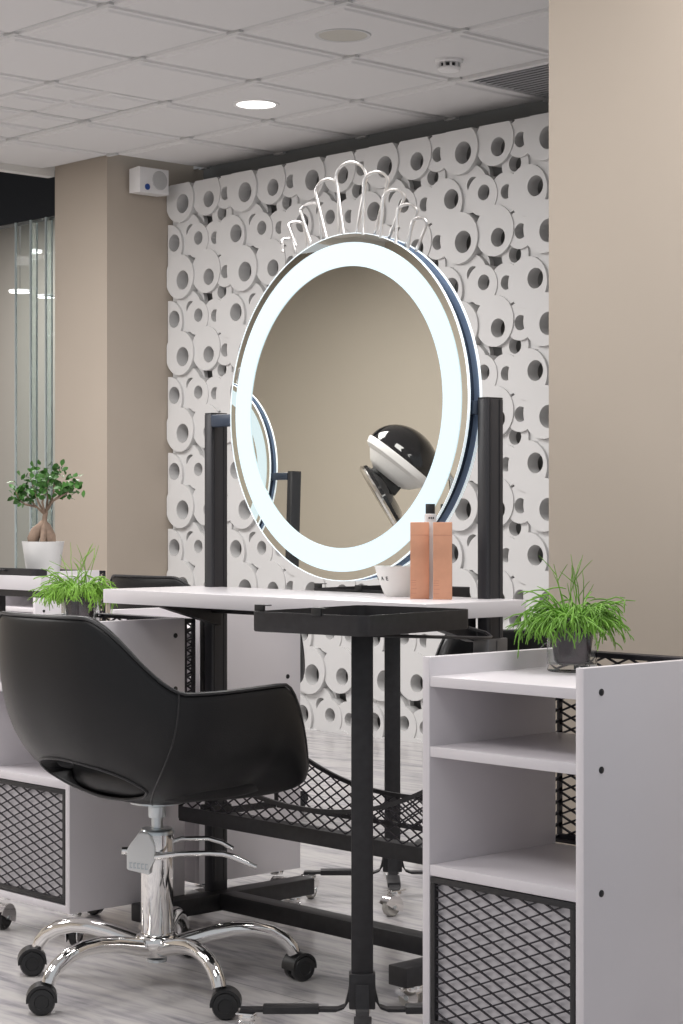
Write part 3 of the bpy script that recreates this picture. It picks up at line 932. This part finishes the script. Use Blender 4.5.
# ------------------------------------------------------------------ left counter and black tray
def rel(o, v): return (v[0] - o[0], v[1] - o[1], v[2] - o[2])
t = thing('counter', 'narrow white counter end at the left edge carrying the bonsai pot', 'counter', (-5.66, 3.43, 0))
b = bm_(); box(b, -.85, .775, -.085, .085, .818, .861, .0015); obj('counter_top', b, 'table', t)
b = bm_(); box(b, -.82, .755, -.078, -.055, .798, .818); box(b, -.82, .755, .055, .078, .798, .818); box(b, .73, .755, -.055, .055, .798, .818); box(b, -.82, -.795, -.055, .055, .798, .818); obj('under_frame', b, 'black', t)
for x in (-.80, .33):
    for y in (-.064, .064):
        b = bm_(); box(b, x - .014, x + .014, y - .014, y + .014, .0, .80, .002); obj('leg', b, 'black', t)
t = thing('black_tray', 'flat black tray lying on the white counter at the left edge', 'tray', (-5.13, 3.376, .861))
b = bm_()
loft(b, [rrect(.40, .055, .012, 0), rrect(.40, .055, .012, .019), rrect(.39, .047, .010, .019), rrect(.39, .047, .010, .004)])
obj('tray_body', b, 'black', t)
b = bm_(); 
tube(b, [(-.06, -.027, .014), (-.06, -.036, .016), (.06, -.036, .016), (.06, -.027, .014)], .003, 6); obj('handle', b, 'black', t)

# ------------------------------------------------------------------ bonsai ficus
px = on_z(43, 572.5, .861)
PB = on_y(43, 560, 3.462); PB.z = .861
t = thing('bonsai_ficus', 'bonsai ficus with swollen trunk in white tapered pot on the left counter', 'plant', PB)
b = bm_(); lathe(b, [(0, 0), (.046, 0), (.049, .003), (.063, .096), (.064, .100), (.060, .100), (.057, .090), (0, .088)], 40); obj('pot', b, 'white_pot', t)
b = bm_(); lathe(b, [(0, .098), (.035, .097), (.0585, .093), (.0585, .085), (0, .085)], 32); obj('soil', b, 'soil', t)
r2 = lambda a, b_: random.uniform(a, b_)
def loc(x, z, dpt=0): return RV * x + FV * dpt + Vector((0, 0, z))
b = bm_()
tube(b, [loc(.022, .088), loc(.020, .115), loc(.010, .145, .004), loc(.004, .160), loc(.006, .178), loc(.010, .19)], [.017, .019, .014, .0085, .0075, .0065], 14)
tube(b, [loc(-.028, .086), loc(-.030, .108), loc(-.020, .130), loc(-.006, .148), loc(.002, .160)], [.014, .0185, .018, .012, .009], 14)
tube(b, [loc(.0, .086, -.02), loc(.004, .11, -.018), loc(.004, .135, -.008), loc(.004, .155)], [.010, .010, .010, .008], 10)
tips = []
branches = [[(.006, .18, 0), (-.02, .20, .01), (-.045, .225, .01), (-.058, .25, .0)], [(.006, .18, 0), (-.01, .21, -.02), (-.025, .25, -.02), (-.035, .28, -.01)],
            [(.008, .185, 0), (.01, .22, .02), (.005, .26, .02), (.0, .285, .02)], [(.01, .19, 0), (.03, .215, -.01), (.06, .235, 0), (.085, .265, .0)],
            [(.01, .19, 0), (.025, .225, .02), (.03, .26, .01), (.045, .29, .01)], [(.03, .215, -.01), (.05, .222, -.03), (.068, .232, -.03), (.09, .25, -.02)],
            [(-.02, .20, .01), (-.045, .205, -.02), (-.062, .215, -.02), (-.07, .235, -.02)], [(.006, .18, 0), (.002, .21, -.03), (.012, .24, -.04), (.02, .26, -.04)]]
for br in branches:
    q = [loc(x * 1.12, .18 + (z - .18) * 1.28, d_) for x, z, d_ in br]; tube(b, q, [.0042, .003, .0022, .0015], 8)
    tips += [q[2], q[3], q[2].lerp(q[3], .5), q[1].lerp(q[2], .7)]
obj('trunk', b, 'bark', t, angle=80)
def leaf(bm, base, d, l, w):
    d = d.normalized(); u, v = frame_of(d); a = r2(0, 2 * PI); s_ = (u * math.cos(a) + v * math.sin(a)); n_ = d.cross(s_)
    pr = [(0, .1), (.3, .85), (.6, 1), (.85, .55), (1, .02)]
    prev = None
    for f_, ww in pr:
        c = base + d * l * f_ - n_ * (.25 * l * f_ * f_); row = [bm.verts.new(c + s_ * w * ww + n_ * .18 * w * ww), bm.verts.new(c), bm.verts.new(c - s_ * w * ww + n_ * .18 * w * ww)]
        if prev:
            for k in (0, 1): bm.faces.new((prev[k], prev[k + 1], row[k + 1], row[k]))
        prev = row
b = bm_()
for tp in tips:
    for _ in range(9):
        o_ = Vector((r2(-1, 1), r2(-1, 1), r2(-.8, .9))) * .021
        leaf(b, tp + o_, Vector((r2(-1, 1), r2(-1, 1), r2(-.5, .9))), r2(.016, .026), r2(.006, .0095))
obj('foliage', b, 'leaf', t, angle=80)

# ------------------------------------------------------------------ potted grasses
def make_grass(label, loc_, seed, R=.049, H=.105, mt='leaf_grass', wide=1.0):
    rn = random.Random(seed)
    t = thing('potted_grass', label, 'plant', loc_, 0, 'potted rhipsalis')
    b = bm_(); lathe(b, [(0, 0), (R * .90, 0), (R * .95, .002), (R, H), (R * .955, H), (R * .90, .014), (0, .012)], 40); obj('glass_pot', b, 'pot_glass', t)
    b = bm_(); lathe(b, [(0, .016), (R * .62, .016), (R * .68, .02), (R * .88, H - .016), (R * .90, H - .010), (R * .80, H - .010), (0, H - .014)], 36); obj('liner_pot', b, 'liner', t)
    b = bm_()
    def stem(p, d, l, r0, droop, depth):
        pts = [p.copy()]; q = p.copy(); dd = d.normalized(); n = 5
        for i in range(n):
            q = q + dd * (l / n); dd = (dd + Vector((rn.uniform(-.12, .12), rn.uniform(-.12, .12), -droop / n * (1 + .6 * i)))).normalized(); pts.append(q.copy())
        # keep the stems out of the glass: outside the rim they may hang, inside they stay above the liner
        for v in pts:
            rr = math.hypot(v.x, v.y)
            if v.z < H + .003 and rr < R * 1.10:
                s_ = R * 1.10 / max(rr, 1e-4)
                if rr > R * .75: v.x *= s_; v.y *= s_
                else: v.z = H + .003
            if v.z < .012: v.z = .012 + .003 * rn.random()
        tube(b, pts, [r0, r0, r0 * .95, r0 * .9, r0 * .8, r0 * .45], 5)
        if depth:
            for _ in range(depth):
                k = rn.choice([2, 3, 4]); a = rn.uniform(0, 2 * PI)
                stem(pts[k], dd * .7 + Vector((math.cos(a), math.sin(a), rn.uniform(-.2, .5))) * .8, l * rn.uniform(.3, .55), r0 * .9, droop * .6, depth - 1 if depth > 1 and rn.random() < .4 else 0)
    for _ in range(210):
        a = rn.uniform(0, 2 * PI); r = R * .8 * math.sqrt(rn.random())
        up = rn.random() ** 1.25
        d = Vector((math.cos(a) * (.5 + .9 * (1 - up)), math.sin(a) * (.5 + .9 * (1 - up)), .25 + .75 * up))
        stem(Vector((math.cos(a) * r, math.sin(a) * r, H - .008)), d, rn.uniform(.055, .10) * wide, .00155, rn.uniform(.5, 2.2), 2)
    for _ in range(9):
        a = rn.uniform(0, 2 * PI); stem(Vector((math.cos(a) * R * .4, math.sin(a) * R * .4, H - .008)), Vector((rn.uniform(-.4, .4), rn.uniform(-.4, .4), 1)), rn.uniform(.08, .13), .0010, .1, 1)
    obj('foliage', b, mt, t, angle=80)
    return t
P1 = on_z(572, 671, .750)
make_grass('green potted grass in glass pot on the right foreground trolley', (P1.x, P1.y, .750), 3)
P2 = on_y(80, 600, 3.02); 
make_grass('green potted grass in glass pot behind the front chair backrest', (P2.x, 3.02, .750), 11, mt='leaf_grass2', wide=.9)

# ------------------------------------------------------------------ things on the table
P = on_z(399, 596.0, TZ)
BO = Vector((P.x, P.y, TZ))
t = thing('bowl', 'white tinting bowl with black letters on the table beside two copper cartons', 'bowl', BO)
b = bm_(); lathe(b, [(0, 0), (.030, 0), (.033, .003), (.046, .035), (.0545, .065), (.0555, .068), (.0535, .068), (.0520, .064), (.044, .036), (.030, .006), (0, .004)], 48); obj('bowl_body', b, 'bowl', t)
def letter(ch, size, ext=.0006):
    cu = bpy.data.curves.new('txt', 'FONT'); cu.body = ch; cu.size = size; cu.extrude = ext; cu.align_x = 'CENTER'; cu.align_y = 'CENTER'; cu.offset = .0002
    o = bpy.data.objects.new('txt', cu); COL.objects.link(o)
    dg = bpy.context.evaluated_depsgraph_get(); dg.update()
    me = bpy.data.meshes.new_from_object(o.evaluated_get(dg)); bpy.data.objects.remove(o); return me
b = bm_()
for ch, px_ in (('A', 377.5), ('A', 381.8), ('E', 386.3)):
    lx = (px_ - 399) / 2000 * 4.42; rr = .0478
    ang = math.asin(max(-1, min(1, lx / rr)))         # angle on the bowl wall away from the viewer's line
    nrm = (RV * math.sin(ang) - FV * math.cos(ang))
    zc = .040; c = nrm * (.0474) + Vector((0, 0, zc))
    me = letter(ch, .0125); k = bmesh.new(); k.from_mesh(me)
    tx = (RV * math.cos(ang) + FV * math.sin(ang)); up = Vector((0, 0, 1)) + nrm * .33; up.normalize(); nn = tx.cross(up).normalized()
    mt = Matrix((( tx.x, up.x, nn.x, c.x), (tx.y, up.y, nn.y, c.y), (tx.z, up.z, nn.z, c.z), (0, 0, 0, 1)))
    bmesh.ops.transform(k, matrix=mt, verts=list(k.verts)); merge(b, k)
obj('lettering', b, 'ink', t, smooth=False, label='black lettering')

def carton(label, px_, py_, a):
    P = on_z(px_, py_, TZ)
    t = thing('carton', label, 'box', (P.x, P.y, TZ), rad(YAW + a), 'copper cartons')
    w, h = .0205, .167
    b = bm_(); box(b, -w, w, 0, .034, 0, h, .0008); obj('carton_body', b, 'copper', t)
    b = bm_()
    for k, (z, l) in enumerate(((.040, .012), (.035, .011), (.030, .012), (.022, .013), (.012, .012))):
        box(b, -w + .001, -w + .001 + l, -.0003, .001, z, z + .0008)
    box(b, -w + .001, w - .001, -.0003, .001, .1385, .1392)
    obj('print', b, 'print', t, smooth=False)
    b = bm_(); box(b, w - .0008, w + .0003,   .002, .032, .004, h - .004); obj('dark_side', b, 'carton_dark', t, smooth=False)  # dark slab over the right side
    return t
carton('copper carton standing right of the white bowl, left one of the pair', 419.7, 599.0, -2)
carton('copper carton nearest the right mirror post, right one of the pair', 442.6, 599.6, -3)
P = on_d(430.3, 598, 4.405)
t = thing('bottle', 'white bottle with black cap behind the two copper cartons', 'bottle', (P.x, P.y, TZ))
b = bm_(); lathe(b, [(0, 0), (.0135, 0), (.0145, .002), (.0145, .160), (.0137, .166), (.0134, .168), (.0134, .184), (.0125, .185), (0, .185)], 28); obj('bottle_body', b, 'white_plastic', t)
b = bm_(); lathe(b, [(0, .185), (.0105, .185), (.0105, .206), (.010, .207), (0, .207)], 24); obj('cap', b, 'plastic', t)
b = bm_()
for k in range(3):
    c = -FV * .0132 + RV * (-.003 + .0045 * k)
    mt = Matrix.Translation(Vector((c.x, c.y, .176))) @ Matrix.Rotation(rad(YAW), 4, 'Z'); box(b, -.0014, .0014, -.0006, .0004, -.002, .002, mtx=mt)
obj('print', b, 'ink', t, smooth=False)

# ------------------------------------------------------------------ hood dryer (seen reflected)
def hood():
    t = thing('hood_dryer', 'black and white hood dryer reflected in the right of the round mirror', 'hair dryer', (HX, HY, 0), HR)
    z0 = 1.465
    tilt = Matrix.Translation((0, 0, z0)) @ Matrix.Rotation(rad(37), 4, 'Y')
    b = bm_(); lathe(b, [(.205, -.005)] + [(.20 * math.cos(rad(a)), .165 * math.sin(rad(a))) for a in range(0, 90, 9)] + [(0, .165)], 48, mtx=tilt); hd = obj('hood_shell', b, 'dryer_black', t)
    b = bm_(); lathe(b, [(.205, -.004), (.207, -.012), (.198, -.040), (.172, -.055), (.165, -.045), (.19, -.02), (.195, -.004)], 48, mtx=tilt, close=True); obj('hood_collar', b, 'white_plastic', t)
    b = bm_(); lathe(b, [(.172, -.05), (.13, -.10), (.09, -.125), (0, -.125)], 40, mtx=tilt); obj('neck', b, 'white_plastic', t)
    b = bm_(); box(b, -.09, .09, -.05, .05, -.175, -.115, .01, mtx=tilt); obj('hinge', b, 'plastic', t)
    t2 = Matrix.Translation((-.090, 0, z0 - .195)) @ Matrix.Rotation(rad(58), 4, 'Y')
    b = bm_(); lathe(b, [(.0, .045), (.12, .040), (.185, .006), (.19, -.012), (.175, -.012), (.11, .008), (0, .012)], 48, mtx=t2); obj('lower_bowl', b, 'dryer_black', t)
    b = bm_(); lathe(b, [(.19, -.012), (.197, -.022), (.185, -.034), (.165, -.026), (.172, -.014)], 48, mtx=t2, close=True); obj('bowl_rim', b, 'chrome', t)
    b = bm_(); tube(b, [(.16, 0, z0 + .02), (.26, 0, z0 - .1), (.28, 0, z0 - .3), (.28, 0, .10)], .018, 14); obj('stand_pole', b, 'chrome', t)
    for k in range(5):
        a = 2 * PI * k / 5; b = bm_(); d = Vector((math.cos(a), math.sin(a), 0)); o_ = Vector((.28, 0, 0))
        tube(b, [o_ + d * .01 + Vector((0, 0, .10)), o_ + d * .12 + Vector((0, 0, .095)), o_ + d * .24 + Vector((0, 0, .06))], [.016, .014, .012], 10); obj('stand_leg', b, 'chrome', t)
        b = bm_(); q = o_ + d * .24; lathe(b, [(0, -.012), (.024, -.012), (.028, -.006), (.028, .006), (.024, .012), (0, .012)], 20, mtx=Matrix.Translation((q.x, q.y, .028)) @ Matrix.Rotation(a, 4, 'Z') @ Matrix.Rotation(PI / 2, 4, 'X'))
        tube(b, [q + Vector((0, 0, .05)), q + Vector((0, 0, .064))], .007, 8); obj('caster', b, 'plastic', t)
HX, HY, HR = -7.33, -0.90, rad(-47)
hood()

# ------------------------------------------------------------------ light
W = bpy.data.worlds.new('World'); S.world = W; W.use_nodes = True
bg = W.node_tree.nodes['Background']; bg.inputs['Color'].default_value = (.93, .96, 1.0, 1); bg.inputs['Strength'].default_value = .6
def area(name, loc_, size, power, col=(1, .975, .96), rot=(0, 0, 0), sy=None):
    l = bpy.data.lights.new(name, 'AREA'); l.energy = power; l.color = col
    l.shape = 'RECTANGLE' if sy else 'SQUARE'; l.size = size
    if sy: l.size_y = sy
    o = bpy.data.objects.new(name, l); COL.objects.link(o); o.location = loc_; o.rotation_euler = rot
    return o
for i, (x, y, p) in enumerate(((-6.3, 4.4, 70), (-4.3, 2.4, 50), (-8.0, 4.2, 70), (-2.6, .6, 40), (-6.2, .6, 70), (-8.4, -.3, 80), (-2.2, 3.4, 45))):
    area('ceiling_fill', (x, y, CZ - .03), 1.0, p)  # added fill lights under the ceiling, no fixtures, to balance the room
area('lobby_fill', (-10.6, 7.0, 3.05), .8, 75)  # added fill light, brightens the space behind the glass
S.view_settings.view_transform = 'Standard'
S.view_settings.look = 'None'
S.view_settings.gamma = 1.0
S.view_settings.use_curve_mapping = False
S.view_settings.exposure = -0.28
